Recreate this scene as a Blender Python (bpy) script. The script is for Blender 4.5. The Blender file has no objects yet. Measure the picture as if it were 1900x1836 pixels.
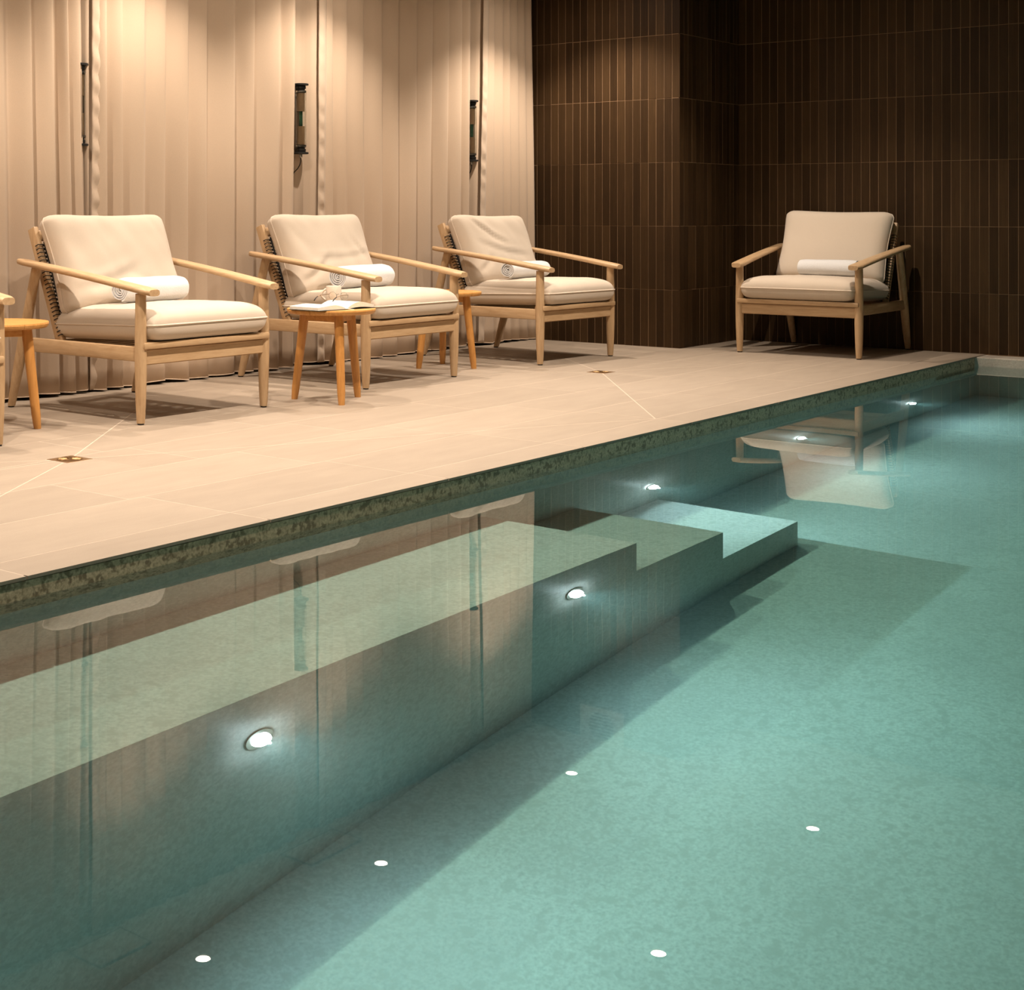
import bpy, bmesh, math, random
from mathutils import Vector, Matrix, noise
PI = math.pi
sc = bpy.context.scene
COL = sc.collection

# ------------------------------------------------------------------ camera, world, lights, exposure
# x runs along the pool edge away from the camera, y from the pool towards the curtains
F_PX, CX, HOR, YAW, CAM_H = 2781.74, 559.97, 394.05, 0.7131, 0.8
cam = bpy.data.cameras.new('camera'); cam_o = bpy.data.objects.new('camera', cam); COL.objects.link(cam_o)
cam.sensor_fit = 'HORIZONTAL'; cam.sensor_width = 36.0
cam.lens = 36.0 * F_PX / 1900
cam.shift_x = (950 - CX) / 1900
cam.shift_y = -(918 - HOR) / 1900
cam.clip_start = 0.02; cam.clip_end = 60
cam_o.location = (0, 0, CAM_H); cam_o.rotation_euler = (PI/2, 0, YAW - PI/2)
sc.camera = cam_o
vs = sc.view_settings
vs.view_transform = 'Standard'; vs.look = 'None'; vs.gamma = 1; vs.use_curve_mapping = False
vs.exposure = 0.0
world = bpy.data.worlds.new('world'); sc.world = world; world.use_nodes = True
world.node_tree.nodes['Background'].inputs[0].default_value = (1, .85, .7, 1)
world.node_tree.nodes['Background'].inputs[1].default_value = 0.02
cy = sc.cycles
cy.max_bounces = 8; cy.diffuse_bounces = 3; cy.glossy_bounces = 4; cy.transmission_bounces = 8
cy.volume_bounces = 0; cy.transparent_max_bounces = 8
cy.caustics_refractive = True; cy.caustics_reflective = False; cy.blur_glossy = 0.3
cy.sample_clamp_indirect = 4.0
cy.use_denoising = True
cy.use_adaptive_sampling = True; cy.adaptive_threshold = .02; cy.adaptive_min_samples = 20

WARM = (1.0, 0.84, 0.69)
ZC = 2.32                                   # ceiling height
CURTAIN_ROW = [(0.7, 4.56), (2.05, 4.56), (3.35, 4.56), (4.62, 4.56), (5.87, 4.56), (7.54, 4.47)]
POOL_ROW = [(2.0, 3.10), (3.35, 3.10), (4.62, 3.10), (5.94, 3.09), (7.68, 3.11)]
E_CURTAIN, E_POOL, E_SPILL = 84.0, 158.0, 13.0
def ceiling_spot(x, y, e, size=108, blend=.62, water=True):
    l = bpy.data.lights.new('downlight_or_fill_beam', 'SPOT'); l.energy = e; l.color = WARM
    l.spot_size = math.radians(size); l.spot_blend = blend; l.shadow_soft_size = 0.016
    l.cycles.is_caustics_light = water
    o = bpy.data.objects.new('downlight_or_fill_beam', l); COL.objects.link(o); o.location = (x, y, ZC - .03)
for x, y in CURTAIN_ROW: ceiling_spot(x, y, E_CURTAIN*(1.4 if x > 7 else 1)); ceiling_spot(x, y, E_SPILL, 166, .8, False)
for x, y in POOL_ROW: ceiling_spot(x, y, E_POOL*(.55 if x > 7 else 1)); ceiling_spot(x, y, E_SPILL, 166, .8, False)
POOL_LAMPS = [(1.03, 2.10, -.727), (2.291, 2.10, -.727), (3.555, 2.10, -.727), (4.977, 2.616, -.816), (6.32, 2.616, -.828), (7.706, 2.616, -.862)]
for x, y, e in ((.9, 1.5, 44), (2.4, 1.5, 36)): ceiling_spot(x, y, e, 108, .6, False)     # added fill without fittings, over the pool out of the frame, warms the kerb
E_LAMP = 20.0
for x, y, z in POOL_LAMPS:
    l = bpy.data.lights.new('pool_lamp_beam', 'SPOT'); l.energy = E_LAMP; l.color = (.74, .93, 1.0)
    l.spot_size = math.radians(165); l.spot_blend = .9; l.shadow_soft_size = .004
    o = bpy.data.objects.new('pool_lamp_beam', l); COL.objects.link(o)
    o.location = (x, y - .030, z); o.rotation_euler = (math.radians(-78), 0, 0)

# ------------------------------------------------------------------ geometry constants
V0, U1, V1, U2 = 2.6158, 8.1235, 4.0859, 8.924
WATER, POOL_Z = -.0528, -1.37
VB = 2.10                                   # front face of the underwater bench
JOINT = .3777

# ------------------------------------------------------------------ materials
def new_mat(name):
    m = bpy.data.materials.new(name); m.use_nodes = True
    return m, m.node_tree, m.node_tree.nodes['Principled BSDF']
def N(nt, t, **k):
    n = nt.nodes.new(t)
    for a, b in k.items(): setattr(n, a, b)
    return n
def coords(nt, scale=(1,1,1), kind='Object'):
    tc = N(nt, 'ShaderNodeTexCoord'); mp = N(nt, 'ShaderNodeMapping')
    mp.inputs['Scale'].default_value = scale
    nt.links.new(tc.outputs[kind], mp.inputs[0]); return mp.outputs[0]
def world_coords(nt, scale=(1,1,1)):
    g = N(nt, 'ShaderNodeNewGeometry'); mp = N(nt, 'ShaderNodeMapping')
    mp.inputs['Scale'].default_value = scale
    nt.links.new(g.outputs['Position'], mp.inputs[0]); return mp.outputs[0]
def noise_tex(nt, vec, scale, detail=4, rough=.6, dist=0):
    n = N(nt, 'ShaderNodeTexNoise'); n.inputs['Scale'].default_value = scale
    n.inputs['Detail'].default_value = detail; n.inputs['Roughness'].default_value = rough
    n.inputs['Distortion'].default_value = dist
    nt.links.new(vec, n.inputs['Vector']); return n.outputs['Fac']
def ramp(nt, fac, stops):
    r = N(nt, 'ShaderNodeValToRGB'); e = r.color_ramp.elements
    while len(e) < len(stops): e.new(.5)
    for i, (p, c) in enumerate(stops): e[i].position = p; e[i].color = (*c, 1)
    nt.links.new(fac, r.inputs[0]); return r.outputs[0]
def mixc(nt, fac, a, b, mode='MIX'):
    m = N(nt, 'ShaderNodeMix', data_type='RGBA', blend_type=mode)
    if isinstance(fac, float): m.inputs[0].default_value = fac
    else: nt.links.new(fac, m.inputs[0])
    for i, s in ((6, a), (7, b)):
        if isinstance(s, tuple): m.inputs[i].default_value = (*s, 1)
        else: nt.links.new(s, m.inputs[i])
    return m.outputs[2]
def bump(nt, p, h, strength=.3, dist=.002):
    b = N(nt, 'ShaderNodeBump'); b.inputs['Strength'].default_value = strength; b.inputs['Distance'].default_value = dist
    nt.links.new(h, b.inputs['Height']); nt.links.new(b.outputs[0], p.inputs['Normal'])
def plain(name, col, rough=.5, metal=0, spec=.5):
    m, nt, p = new_mat(name)
    v = coords(nt); f = noise_tex(nt, v, 60)
    c = ramp(nt, f, [(.3, tuple(x*.93 for x in col)), (.7, tuple(min(1, x*1.05) for x in col))])
    nt.links.new(c, p.inputs['Base Color'])
    p.inputs['Roughness'].default_value = rough; p.inputs['Metallic'].default_value = metal
    p.inputs['Specular IOR Level'].default_value = spec
    return m
def wood(name, dark, light, stretch, rough=.45):
    m, nt, p = new_mat(name)
    v = coords(nt, stretch)
    oi = N(nt, 'ShaderNodeObjectInfo'); ad = N(nt, 'ShaderNodeVectorMath', operation='ADD')
    nt.links.new(v, ad.inputs[0]); nt.links.new(oi.outputs['Location'], ad.inputs[1])
    f = noise_tex(nt, ad.outputs[0], 9, 6, .62, .4); f2 = noise_tex(nt, ad.outputs[0], 2.2, 2)
    a = ramp(nt, f, [(.32, dark), (.62, light)])
    b = mixc(nt, f2, a, tuple(.86*x for x in light)); 
    c = mixc(nt, .45, a, b)
    nt.links.new(c, p.inputs['Base Color']); p.inputs['Roughness'].default_value = rough
    bump(nt, p, f, .12, .001); return m
def fabric(name, col, scale=900, bumpd=.0006, var=.06, sheen=.2, rough=.9):
    m, nt, p = new_mat(name)
    v = coords(nt, (1, 1, 1))
    w = N(nt, 'ShaderNodeTexNoise'); w.inputs['Scale'].default_value = scale; w.inputs['Detail'].default_value = 2
    nt.links.new(v, w.inputs['Vector'])
    big = noise_tex(nt, v, 7, 3)
    a = ramp(nt, w.outputs['Fac'], [(.3, tuple(x*(1-var*1.6) for x in col)), (.7, tuple(min(1, x*(1+var)) for x in col))])
    b = mixc(nt, big, a, tuple(x*.94 for x in col)); c = mixc(nt, .5, a, b)
    nt.links.new(c, p.inputs['Base Color']); p.inputs['Roughness'].default_value = rough
    p.inputs['Sheen Weight'].default_value = sheen
    p.inputs['Specular IOR Level'].default_value = .2
    bump(nt, p, w.outputs['Fac'], .35, bumpd); return m
OAK_D, OAK_L = (.42, .265, .135), (.56, .385, .22)
M = {}
M['oak_x'] = wood('pale_oak_x', OAK_D, OAK_L, (1, 9, 9))
M['oak_y'] = wood('pale_oak_y', OAK_D, OAK_L, (9, 1, 9))
M['oak_z'] = wood('pale_oak_z', OAK_D, OAK_L, (9, 9, 1))
M['teak_x'] = wood('teak_x', (.50, .225, .05), (.66, .34, .10), (1, 10, 10), .4)
M['teak_z'] = wood('teak_z', (.46, .20, .045), (.62, .30, .085), (10, 10, 1), .4)
M['cushion'] = fabric('cushion_linen', (.62, .53, .43))
M['piping'] = fabric('piping_linen', (.70, .60, .49))
M['towel'] = fabric('towel_terry', (.72, .73, .74), 260, .004, .04, .5)
M['curtain'] = fabric('curtain_cloth', (.60, .465, .345), 500, .0004, .04, .15)
M['hem'] = fabric('curtain_hem_cloth', (.64, .51, .39), 500, .0004, .05, .15)
M['black'] = plain('black_rubber', (.012, .011, .010), .5)
M['rope'] = plain('black_rope', (.014, .012, .010), .8)
M['bronze'] = plain('bronze_metal', (.30, .185, .10), .4, .8)
M['metal'] = plain('brushed_metal', (.42, .40, .36), .3, .9)
M['brass'] = plain('smoked_brass', (.42, .27, .13), .3, .9)
M['sleeve'] = plain('amber_sleeve', (.46, .31, .18), .35)
M['ceramic'] = plain('matte_ceramic', (.74, .66, .56), .45)
M['paper'] = plain('book_paper', (.82, .78, .70), .8)
M['cover'] = plain('book_cover', (.012, .022, .016), .5)
M['white_paint'] = plain('ceiling_paint', (.62, .56, .48), .8)
M['wall_paint'] = plain('wall_paint', (.34, .28, .22), .85)
M['dark_paint'] = plain('dark_wall_paint', (.05, .04, .035), .85)
M['plate'] = plain('pale_plate', (.62, .58, .50), .5)
M['green'] = plain('green_label', (.03, .14, .07), .4)

def glass_mat(name, col=(1, 1, 1), ior=1.45):
    m, nt, p = new_mat(name)
    p.inputs['Base Color'].default_value = (*col, 1); p.inputs['Transmission Weight'].default_value = 1
    p.inputs['Roughness'].default_value = .02; p.inputs['IOR'].default_value = ior; return m
M['glass'] = glass_mat('clear_glass', (.97, .98, .96))

def stone(name, cols, grain=160, spec_dark=None, rough=.55, bumps=.25, blotch=2.0):
    m, nt, p = new_mat(name)
    v = world_coords(nt); g = noise_tex(nt, v, grain, 3, .7); b = noise_tex(nt, v, blotch, 4, .6)
    c = ramp(nt, g, [(.30, cols[0]), (.50, cols[1]), (.72, cols[2])])
    bb = ramp(nt, b, [(.25, (.84, .84, .84)), (.75, (1, 1, 1))])
    c = mixc(nt, 1.0, c, bb, 'MULTIPLY')
    if spec_dark:
        s = noise_tex(nt, v, spec_dark[0], 2, .5)
        f = ramp(nt, s, [(spec_dark[1], (1, 1, 1)), (spec_dark[1] + .14, (0, 0, 0))])
        rgb = N(nt, 'ShaderNodeRGBToBW'); nt.links.new(f, rgb.inputs[0])
        c = mixc(nt, rgb.outputs[0], c, spec_dark[2])
    nt.links.new(c, p.inputs['Base Color']); p.inputs['Roughness'].default_value = rough
    bump(nt, p, g, bumps, .0008); return m
M['granite'] = stone('pool_granite', [(.60, .59, .56), (.74, .73, .69), (.86, .85, .81)], 95, (42, .34, (.60, .59, .55)), .6, .05, 3.2)
M['curb'] = stone('curb_granite', [(.40, .29, .18), (.64, .48, .32), (.84, .66, .47)], 110, (55, .36, (.26, .18, .11)), .5, .3, 3)
M['coping'] = stone('coping_stone', [(.46, .40, .33), (.58, .52, .44), (.66, .60, .52)], 140, None, .6)

def deck_mat():
    m, nt, p = new_mat('deck_stone')
    oi = N(nt, 'ShaderNodeObjectInfo')
    v = world_coords(nt); st = world_coords(nt, (1, 4, 1))
    a = noise_tex(nt, st, 3.2, 6, .62, .3); g = noise_tex(nt, v, 240, 2, .6)
    c = ramp(nt, a, [(.25, (.322, .261, .202)), (.75, (.378, .310, .242))])
    gg = ramp(nt, g, [(.3, (.94, .94, .94)), (.7, (1, 1, 1))])
    c = mixc(nt, 1.0, c, gg, 'MULTIPLY')
    r = ramp(nt, oi.outputs['Random'], [(0, (.93, .925, .92)), (1, (1, 1, 1))])
    c = mixc(nt, 1.0, c, r, 'MULTIPLY')
    nt.links.new(c, p.inputs['Base Color']); p.inputs['Roughness'].default_value = .55
    bump(nt, p, g, .15, .0005); return m
M['deck'] = deck_mat()
M['grout'] = plain('pale_grout', (.49, .405, .32), .8)
M['tile_grout'] = plain('brown_grout', (.22, .135, .07), .85)
def tile_mat():
    m, nt, p = new_mat('dark_brown_tile')
    oi = N(nt, 'ShaderNodeObjectInfo')
    v = world_coords(nt, (1, 1, .35)); a = noise_tex(nt, v, 14, 5, .65); s = noise_tex(nt, world_coords(nt, (1, 1, .03)), 180, 2)
    c = ramp(nt, oi.outputs['Random'], [(0, (.038, .0205, .0085)), (.55, (.052, .0285, .0120)), (1, (.070, .039, .0165))])
    c2 = ramp(nt, a, [(.3, (.78, .78, .78)), (.75, (1.0, 1.0, 1.0))])
    c = mixc(nt, 1.0, c, c2, 'MULTIPLY')
    s2 = ramp(nt, s, [(.35, (.8, .8, .8)), (.65, (1, 1, 1))]); c = mixc(nt, 1.0, c, s2, 'MULTIPLY')
    nt.links.new(c, p.inputs['Base Color']); p.inputs['Roughness'].default_value = .5
    p.inputs['Specular IOR Level'].default_value = .12
    bump(nt, p, s, .2, .0006); return m
M['tile'] = tile_mat()

def emit(name, col, strength):
    m = bpy.data.materials.new(name); m.use_nodes = True; nt = m.node_tree; nt.nodes.clear()
    o = N(nt, 'ShaderNodeOutputMaterial'); e = N(nt, 'ShaderNodeEmission')
    e.inputs[0].default_value = (*col, 1); e.inputs[1].default_value = strength
    nt.links.new(e.outputs[0], o.inputs[0]); return m
M['bulb'] = emit('downlight_glow', (1, .88, .76), 45)
M['pool_bulb'] = emit('pool_lamp_glow', (.85, .95, 1.0), 90)

def water_mat():
    m = bpy.data.materials.new('pool_water'); m.use_nodes = True; nt = m.node_tree; nt.nodes.clear()
    o = N(nt, 'ShaderNodeOutputMaterial'); g = N(nt, 'ShaderNodeBsdfGlass')
    g.inputs['IOR'].default_value = 1.333; g.inputs['Roughness'].default_value = 0.0
    a = N(nt, 'ShaderNodeVolumeAbsorption'); a.inputs[0].default_value = (0.0, .885, .80, 1); a.inputs[1].default_value = .225
    s = N(nt, 'ShaderNodeVolumeScatter'); s.inputs[0].default_value = (.6, .97, .95, 1); s.inputs['Density'].default_value = .042
    s.inputs['Anisotropy'].default_value = .35
    ad = N(nt, 'ShaderNodeAddShader'); nt.links.new(a.outputs[0], ad.inputs[0]); nt.links.new(s.outputs[0], ad.inputs[1])
    nt.links.new(g.outputs[0], o.inputs[0]); nt.links.new(ad.outputs[0], o.inputs[1])
    return m
M['water'] = water_mat()

# ------------------------------------------------------------------ helpers
def link(name, me, m, parent=None, smooth=True):
    if m is not None and not me.materials: me.materials.append(M[m] if isinstance(m, str) else m)
    o = bpy.data.objects.new(name, me); COL.objects.link(o)
    if parent is not None: o.parent = parent
    return o
def obj(name, bm, m, parent=None, smooth=False, angle=None):
    me = bpy.data.meshes.new(name); bm.normal_update()
    for f in bm.faces: f.smooth = smooth
    bm.to_mesh(me); bm.free()
    if smooth and angle:
        try: me.set_sharp_from_angle(angle=math.radians(angle))
        except Exception: pass
    return link(name, me, m, parent)
def tag(o, label=None, cat=None, group=None, kind=None):
    if label: o['label'] = label
    if cat: o['category'] = cat
    if group: o['group'] = group
    if kind: o['kind'] = kind
    return o
def thing(name, label, cat, loc=(0, 0, 0), rz=0, group=None):
    o = bpy.data.objects.new(name, None); COL.objects.link(o); o.empty_display_size = .1
    o.location = loc; o.rotation_euler = (0, 0, rz)
    return tag(o, label, cat, group)
def copy_tree(o, parent=None):
    c = o.copy(); COL.objects.link(c); c.parent = parent
    for ch in list(o.children): copy_tree(ch, c)
    return c
def box(bm, a, b, bev=0, segs=2, mat=None):
    c = [(p + q)/2 for p, q in zip(a, b)]; s = [q - p for p, q in zip(a, b)]
    mtx = Matrix.Translation(c) @ Matrix.Diagonal((*s, 1))
    if mat is not None: mtx = mat @ mtx
    g = bmesh.ops.create_cube(bm, size=1, matrix=mtx)
    if bev:
        es = list({e for v in g['verts'] for e in v.link_edges})
        bmesh.ops.bevel(bm, geom=es, offset=bev, segments=segs, affect='EDGES', profile=.5)
def lathe(bm, prof, n=16, cap=True, mtx=None, sx=1, sy=1):
    """prof: list of (r, z) or (r, z, dx, dy)"""
    rings = []
    for p in prof:
        r, z = p[0], p[1]; dx, dy = (p[2], p[3]) if len(p) > 2 else (0, 0)
        ring = []
        for i in range(n):
            a = 2*PI*i/n; v = Vector((r*sx*math.cos(a) + dx, r*sy*math.sin(a) + dy, z))
            if mtx is not None: v = mtx @ v
            ring.append(bm.verts.new(v))
        rings.append(ring)
    for A, B in zip(rings, rings[1:]):
        for i in range(n): bm.faces.new((A[i], A[(i+1) % n], B[(i+1) % n], B[i]))
    if cap: bm.faces.new(rings[0][::-1]); bm.faces.new(rings[-1])
def tube(bm, pts, r, n=6, closed=False):
    pts = [Vector(p) for p in pts]; rings = []; L = len(pts); up = Vector((0, 0, 1)); prev = None
    for i, p in enumerate(pts):
        if closed: t = pts[(i+1) % L] - pts[i-1]
        else: t = pts[min(i+1, L-1)] - pts[max(i-1, 0)]
        t.normalize()
        ref = prev if prev is not None else (up if abs(t.dot(up)) < .9 else Vector((1, 0, 0)))
        a = (ref - t*ref.dot(t)).normalized(); prev = a; b = t.cross(a)
        rings.append([bm.verts.new(p + r*(math.cos(2*PI*k/n)*a + math.sin(2*PI*k/n)*b)) for k in range(n)])
    m = L if closed else L - 1
    for i in range(m):
        A, B = rings[i], rings[(i+1) % L]
        for k in range(n): bm.faces.new((A[k], A[(k+1) % n], B[(k+1) % n], B[k]))
    if not closed: bm.faces.new(rings[0][::-1]); bm.faces.new(rings[-1])
def prism(bm, poly, z0, z1):
    lo = [bm.verts.new((x, y, z0)) for x, y in poly]; hi = [bm.verts.new((x, y, z1)) for x, y in poly]
    n = len(poly); bm.faces.new(hi); bm.faces.new(lo[::-1])
    for i in range(n): bm.faces.new((lo[i], lo[(i+1) % n], hi[(i+1) % n], hi[i]))
def nz(x, y, z, s=0): return noise.noise(Vector((x + 17.3*s, y - 9.1*s, z + 5.7*s)))

# ------------------------------------------------------------------ floor, pool, walls
YW = 5.36                                    # wall behind the curtains
bm = bmesh.new()
for a, b in (((-3, V0 + .012, -.30), (U1 + .3, YW + .2, -.00015)), ((U1, V0 + .012, -.30), (U2 + .2, V1 + .1, -.00015))): box(bm, a, b)
floor = tag(obj('floor', bm, 'grout'), kind='structure')
def clip(poly, p, n):
    """keep the side of the line through p where (q-p).n >= 0"""
    out = []
    for i, a in enumerate(poly):
        b = poly[(i+1) % len(poly)]
        da = (a[0]-p[0])*n[0] + (a[1]-p[1])*n[1]; db = (b[0]-p[0])*n[0] + (b[1]-p[1])*n[1]
        if da >= 0: out.append(a)
        if (da > 0) != (db > 0) and abs(da - db) > 1e-9:
            t = da/(da - db); out.append((a[0] + t*(b[0]-a[0]), a[1] + t*(b[1]-a[1])))
    return out
def area(p): return .5*abs(sum(p[i][0]*p[(i+1) % len(p)][1] - p[(i+1) % len(p)][0]*p[i][1] for i in range(len(p))))
D1, D2 = (3.185, 3.75), (6.67, 3.785)
FOLDS = [(D1, (5.30, 2.77)), (D2, (5.30, 2.77)), (D1, (4.05, 4.40)), (D1, (1.62, 2.77)), (D1, (2.3, 4.35)), (D2, (7.02, 4.14)),
         (D2, (5.9, 4.45)), (D2, (7.90, 3.27)), (D1, (.2, 3.9))]
GAP = .0022
def seg_hits(poly, a, b):
    # length of the segment inside the polygon, coarse
    k = 0
    for i in range(41):
        t = i/40; q = (a[0] + t*(b[0]-a[0]), a[1] + t*(b[1]-a[1]))
        s = [(poly[(j+1) % len(poly)][0]-poly[j][0])*(q[1]-poly[j][1]) - (poly[(j+1) % len(poly)][1]-poly[j][1])*(q[0]-poly[j][0]) for j in range(len(poly))]
        if all(x > 0 for x in s): k += 1
    return k
rng = random.Random(4)
rows = [V0, 2.762] + [2.762 + .34*k for k in range(1, 9)]
offs = [2.10, 2.90, 2.85, 3.47, 3.36, 3.0, 3.3, 2.75, 3.15]
DW = .056
def holes(poly):
    """tiles around a drain: cut the square out by four clips"""
    res = [poly]
    for D in (D1, D2):
        nxt = []
        for p in res:
            xs = [q[0] for q in p]; ys = [q[1] for q in p]
            if max(xs) < D[0]-DW or min(xs) > D[0]+DW or max(ys) < D[1]-DW or min(ys) > D[1]+DW: nxt.append(p); continue
            a = clip(p, (D[0]-DW, 0), (-1, 0)); r = clip(p, (D[0]-DW, 0), (1, 0))
            b = clip(r, (D[0]+DW, 0), (1, 0)); r = clip(r, (D[0]+DW, 0), (-1, 0))
            c = clip(r, (0, D[1]-DW), (0, -1)); d = clip(r, (0, D[1]+DW), (0, 1))
            nxt += [q for q in (a, b, c, d) if len(q) > 2 and area(q) > .0004]
        res = nxt
    return res
for r in range(len(rows) - 1):
    y0, y1 = rows[r], min(rows[r+1], YW)
    if y0 >= YW: break
    x = offs[r] - .8*7
    while x < U2 + .1:
        x0, x1 = max(x, -2.9), min(x + .8, U2 + .02)
        x += .8
        if x1 - x0 < .03: continue
        if y0 > V1 and x0 > U1: continue
        lo = y0 + (0 if r == 0 else GAP)
        poly = [(x0 + GAP, lo), (x1 - GAP, lo), (x1 - GAP, y1 - GAP), (x0 + GAP, y1 - GAP)]
        polys = [poly]
        for a, b in FOLDS:
            nxt = []
            L = math.hypot(b[0]-a[0], b[1]-a[1]); n = (-(b[1]-a[1])/L, (b[0]-a[0])/L)
            for p in polys:
                if seg_hits(p, a, b) >= 2:
                    for sgn in (1, -1):
                        q = clip(p, (a[0] + sgn*n[0]*GAP*1.3, a[1] + sgn*n[1]*GAP*1.3), (sgn*n[0], sgn*n[1]))
                        if len(q) > 2 and area(q) > .0006: nxt.append(q)
                else: nxt.append(p)
            polys = nxt
        for p in polys:
            for q in holes(p):
                bm = bmesh.new(); prism(bm, q, -.0075 if r == 0 else -.006, .00005*rng.random())
                obj('stone_tile', bm, 'deck', floor)

# pool shell ------------------------------------------------------
bm = bmesh.new()
PX0, PX1, PY0 = -3.0, 8.76, -5.2
box(bm, (PX0 - .2, PY0 - .2, POOL_Z - .2), (PX1 + .2, V0 + .3, POOL_Z))
pool_floor = tag(obj('floor_pool', bm, 'granite'), kind='structure')
bm = bmesh.new()
box(bm, (PX0 - .2, V0 + .012, POOL_Z - .1), (PX1 + .012, V0 + .25, -.13))
wall_pool = tag(obj('wall_pool_left', bm, 'granite'), kind='structure')
bm = bmesh.new()
box(bm, (PX0 - .2, V0 + .010, -.13), (PX1 + .012, V0 + .25, -.0125))
curb = tag(obj('trim_1', bm, 'curb'), 'speckled brown stone kerb under the deck edge at the waterline', kind='structure')
bm = bmesh.new(); box(bm, (PX1, PY0 - .2, POOL_Z - .1), (U2 + .1, V0 + .02, -.004), .004, 1)
wall_pool_end = tag(obj('wall_pool_end', bm, 'coping'), kind='structure')
bm = bmesh.new(); box(bm, (PX0 - .2, PY0 - .2, POOL_Z - .1), (PX1 + .2, PY0, 0)); pass
wall_pool_right = tag(obj('wall_pool_right', bm, 'granite'), kind='structure')
bm = bmesh.new(); box(bm, (PX0 - .4, PY0 - .2, POOL_Z - .1), (PX0, V0 + .3, -.01))
wall_pool_near = tag(obj('wall_pool_near', bm, 'granite'), kind='structure')
# bench with two steps at its far end
STEPS = [(-2.99, 3.905, -.487), (3.905, 4.47, -.778), (4.47, 5.055, -1.075)]
bench = thing('underwater_bench', 'long speckled stone bench with two steps running under water along the deck wall', 'bench', (1.5, 2.35, POOL_Z))
names = ['seat', 'step', 'step']
bench_parts = []
for (x0, x1, z), nm in zip(STEPS, names):
    bm = bmesh.new(); box(bm, (x0 - 1.5, VB - 2.35, 0), (x1 - 1.5, V0 + .012 - 2.35, z - POOL_Z))
    bench_parts.append(obj(nm, bm, 'granite', bench))
for o in (pool_floor, curb, wall_pool, wall_pool_end, wall_pool_right, *bench_parts): o.cycles.is_caustics_receiver = True

# water surface: fills the pool; gentle ripples
bm = bmesh.new(); NX, NY = 150, 100
wx0, wx1, wy0, wy1 = PX0 - .05, PX1 + .03, PY0 - .05, V0 + .03
grid = [[None]*(NY+1) for _ in range(NX+1)]
for i in range(NX+1):
    for j in range(NY+1):
        x = wx0 + (wx1-wx0)*i/NX; y = wy0 + (wy1-wy0)*j/NY
        z = WATER + .0002*nz(x*1.1, y*1.1, 0) + .00008*nz(x*3.1, y*3.1, 3)
        grid[i][j] = bm.verts.new((x, y, z))
for i in range(NX):
    for j in range(NY): bm.faces.new((grid[i][j], grid[i+1][j], grid[i+1][j+1], grid[i][j+1]))
water = obj('pool_water', bm, 'water', None, True)
tag(water, 'still clear green water filling the pool below the deck', 'water', kind='stuff')
water.cycles.is_caustics_caster = True

# tiled walls -------------------------------------------------------
TW, TH, TT = .0515, JOINT, .008
JG = .0014
def tile_mesh(w, h):
    bm = bmesh.new(); box(bm, (JG, -TT, JG), (w - JG, .004, h - JG))
    es = [e for e in bm.edges if all(v.co.y < 0 for v in e.verts)]
    bmesh.ops.bevel(bm, geom=es, offset=.0009, segments=1, affect='EDGES')
    me = bpy.data.meshes.new('tile'); bm.to_mesh(me); bm.free(); me.materials.append(M['tile']); return me
Z_J = [.3419 + JOINT*k for k in range(-1, 6)]      # joint heights
levels = [0] + [z for z in Z_J if z > .01] + [ZC + .1]
def tiled(parent, origin, direction, count, rz, seed):
    """tiles face local -y; direction = unit vector along the wall (local x)"""
    rg = random.Random(seed); out = []
    meshes = [tile_mesh(TW, levels[k+1] - levels[k]) for k in range(len(levels)-1)]
    for c in range(count):
        for k in range(len(levels)-1):
            o = bpy.data.objects.new('tile', meshes[k]); COL.objects.link(o); o.parent = parent
            o.location = (origin[0] + direction[0]*TW*c, origin[1] + direction[1]*TW*c, levels[k])
            j = rg.uniform(-.0008, .0008); o.location.x += math.sin(rz)*j*-1; o.location.y += math.cos(rz)*j
            o.rotation_euler = (rg.uniform(-.0012, .0012), 0, rz + rg.uniform(-.012, .012)); out.append(o)
    return out
GZ = ZC + .1
# face of the projecting wall, looking towards -x: local x -> -y
bm = bmesh.new(); box(bm, (U1 + .0016, V1 + TT, -.05), (U2 + .3, YW + .2, GZ))
w_in = tag(obj('wall_end', bm, 'tile_grout'), kind='structure')
n_in = int((YW - V1)/TW)
tiled(w_in, (U1 + TT, V1 + TW*n_in, 0), (0, -1), n_in, -PI/2, 1)
bm = bmesh.new(); box(bm, (U1 + TT + .002, V1 + .0016, -.05), (U2 + .2, V1 + .3, GZ))
w_ret = tag(obj('wall_return', bm, 'tile_grout'), kind='structure')
tiled(w_ret, (U1 + .002, V1 + TT, 0), (1, 0), 16, 0, 2)
bm = bmesh.new(); box(bm, (U2 + .0016, PY0 - .4, -.3), (U2 + .3, V1 + .1, GZ))
w_back = tag(obj('wall_back', bm, 'tile_grout'), kind='structure')
tiled(w_back, (U2 + TT, V1 + .006, 0), (0, -1), 42, -PI/2, 3)
bm = bmesh.new(); rg = random.Random(9)
yy = V1 + .006 - TW*42
while yy > PY0:
    for k in range(len(levels)-1):
        box(bm, (U2 + rg.uniform(-.0006, .0006), yy - TW + JG, levels[k] + JG), (U2 + TT, yy - JG, levels[k+1] - JG))
    yy -= TW
tag(obj('far_tiles', bm, 'tile', w_back), kind='stuff')
bm = bmesh.new(); box(bm, (-3.2, YW, -.3), (U2, YW + .2, GZ)); tag(obj('wall_left', bm, 'wall_paint'), kind='structure')
bm = bmesh.new(); box(bm, (-3.4, PY0 - .4, -1.5), (-3.0, YW + .2, GZ)); tag(obj('wall_near', bm, 'dark_paint'), kind='structure')
bm = bmesh.new(); box(bm, (-3.2, PY0 - .6, -1.5), (U2 + .2, PY0 - .2, GZ)); tag(obj('wall_right', bm, 'dark_paint'), kind='structure')
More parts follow.
